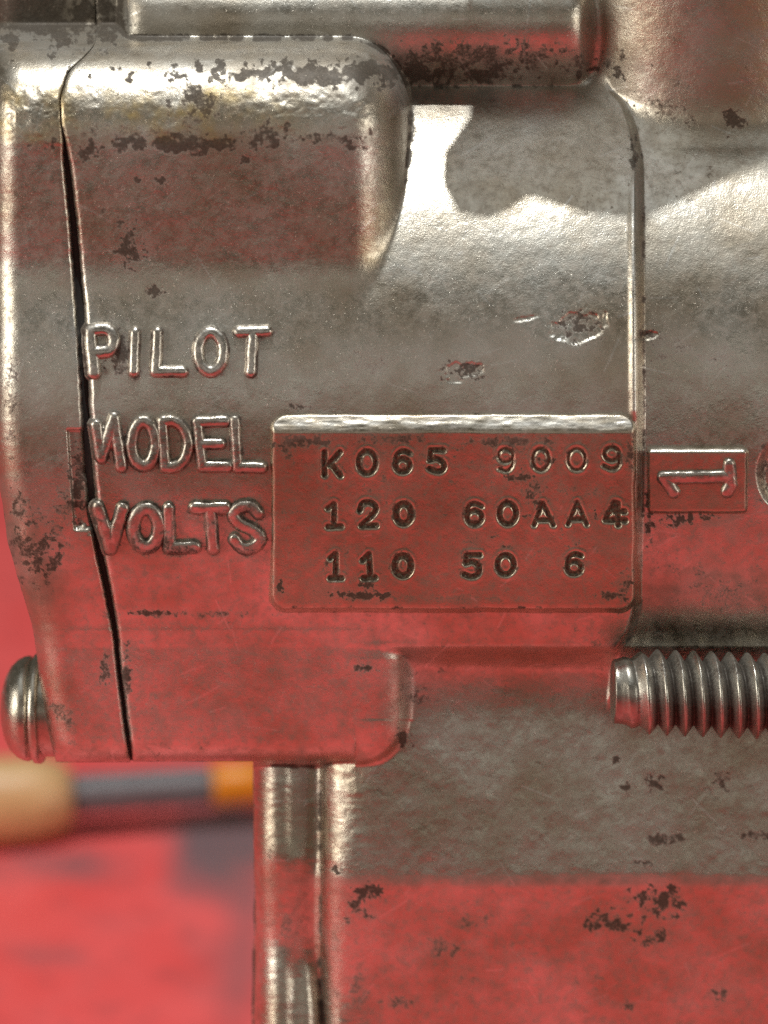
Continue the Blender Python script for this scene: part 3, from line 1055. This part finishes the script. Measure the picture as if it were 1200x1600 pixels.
st = np.maximum.reduce([near(345, 1310, 110, 90) * 0.95, near(375, 1480, 60, 150) * 0.55, near(60, 1350, 160, 25) * 0.6, near(280, 1340, 45, 60) * 0.9, near(385, 1400, 30, 80) * 0.7, near(100, 1345, 120, 14) * 0.6, near(300, 1385, 30, 20) * .6, near(190, 1440, 26, 14) * .35,  # paint stains, plus the valve's shadow painted into the table colour
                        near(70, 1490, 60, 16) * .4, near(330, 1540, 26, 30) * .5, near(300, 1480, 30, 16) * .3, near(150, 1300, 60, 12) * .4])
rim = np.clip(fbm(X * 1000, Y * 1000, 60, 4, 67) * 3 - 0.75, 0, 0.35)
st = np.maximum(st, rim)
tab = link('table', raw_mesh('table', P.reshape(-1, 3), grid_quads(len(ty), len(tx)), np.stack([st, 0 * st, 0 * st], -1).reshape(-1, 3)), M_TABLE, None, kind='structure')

tool = bpy.data.objects.new("screwdriver", None)
COL.objects.link(tool)
tool["label"] = "blurred tool with tan handle, grey shaft and orange tip lying behind the valve"
tool["category"] = "tool"


def axis_pt(px, py, h):
    return on_level(px, py, TABLE_Z + h)


H = 0.0105
a_ = axis_pt(-120, 1258, H)
b_ = axis_pt(440, 1219, H)
tool.location = (a_ + b_) / 2 * np.array([1, 1, 0]) + np.array([0, 0, TABLE_Z])
T0 = np.array(tool.location)


def tube(name, prof, material, nseg=40):
    ax = (b_ - a_) / np.linalg.norm(b_ - a_)
    sd = np.cross(ax, [0, 0, 1])
    sd /= np.linalg.norm(sd)
    t = np.linspace(0, 2 * np.pi, nseg, endpoint=False)
    rows = []
    for (px, r) in prof:
        f = (px + 120) / 560.0
        c = a_ + (b_ - a_) * f
        rows.append(c + r * (np.cos(t)[:, None] * np.array([0, 0, 1.0]) + np.sin(t)[:, None] * sd))
    V = np.concatenate(rows) - T0
    n = len(prof)
    i = np.arange(n * nseg).reshape(n, nseg)
    j = np.roll(i, -1, 1)
    q = np.stack([i[:-1], i[1:], j[1:], j[:-1]], -1).reshape(-1, 4)
    return link(name, raw_mesh(name, V, q), material, tool)


tube('handle', [(-160, 0.0001), (-158, .006), (-140, .0095), (-60, .0104), (50, .0100), (90, .0086), (108, .0062), (112, .0001)], M_TAN)
tube('shaft', [(108, .0001), (109, .0048), (120, .0050), (320, .0046), (332, .0046), (333, .0001)], M_GREY)
tube('collar', [(328, .0001), (329, .0048), (334, .0052), (430, .0052), (440, .004), (441, .0001)], M_ORANGE)

# ------------------------------------------------------------------ added plate and post out of view, shaped to shade the casting
EDGE_PX = [(735, -40), (738, 60), (735, 150), (734, 182), (692, 238), (690, 290), (716, 336), (770, 346), (830, 309), (920, 338),
           (1004, 346), (1100, 300), (1190, 250), (1290, 200), (1290, -60), (735, -60)]
EDGE_PX = [(a[0] + (b[0] - a[0]) * k / 8, a[1] + (b[1] - a[1]) * k / 8) for a, b in zip(EDGE_PX[:-1], EDGE_PX[1:]) for k in range(8)]
pts = []
BZ = 0.16
for (px, py) in EDGE_PX:
    q = unproject(px, py, relief(np.array([float(px)]), np.array([float(py)]))[0])
    t = (BZ - q[2]) / (LAMP[2] - q[2])
    pts.append(q + (LAMP - q) * t)
pts = np.array(pts)
n = len(pts)
bm_v = [tuple(p - ROOT) for p in pts] + [tuple(p - ROOT + np.array([0, 0, 0.005])) for p in pts]
bm_f = [tuple(range(n))[::-1], tuple(range(n, 2 * n))] + [(i, (i + 1) % n, n + (i + 1) % n, n + i) for i in range(n)]
me = bpy.data.meshes.new('shade_plate')
me.from_pydata(bm_v, [], bm_f)
link('shade_plate', me, M_PLAIN, valve)

# added post that carries the shading plate
v = [(x, y, z) for z in (0.075, 0.19) for (x, y) in ((0.045, 0.034), (0.075, 0.034), (0.075, 0.056), (0.045, 0.056))]
v += [(0.06, 0.0, BZ + 0.001), (0.07, 0.0, BZ + 0.001), (0.07, 0.036, BZ + 0.001), (0.06, 0.036, BZ + 0.001)]
v += [(a, b, c + 0.003) for (a, b, c) in v[-4:]]
f = []
for o in (0, 8):
    f += [(o, o + 3, o + 2, o + 1), (o + 4, o + 5, o + 6, o + 7)] + [(o + i, o + (i + 1) % 4, o + 4 + (i + 1) % 4, o + 4 + i) for i in range(4)]
me = bpy.data.meshes.new('shade_plate_post')
me.from_pydata([tuple(np.array(k) - ROOT) for k in v], [], f)
link('shade_plate_post', me, M_PLAIN, valve)
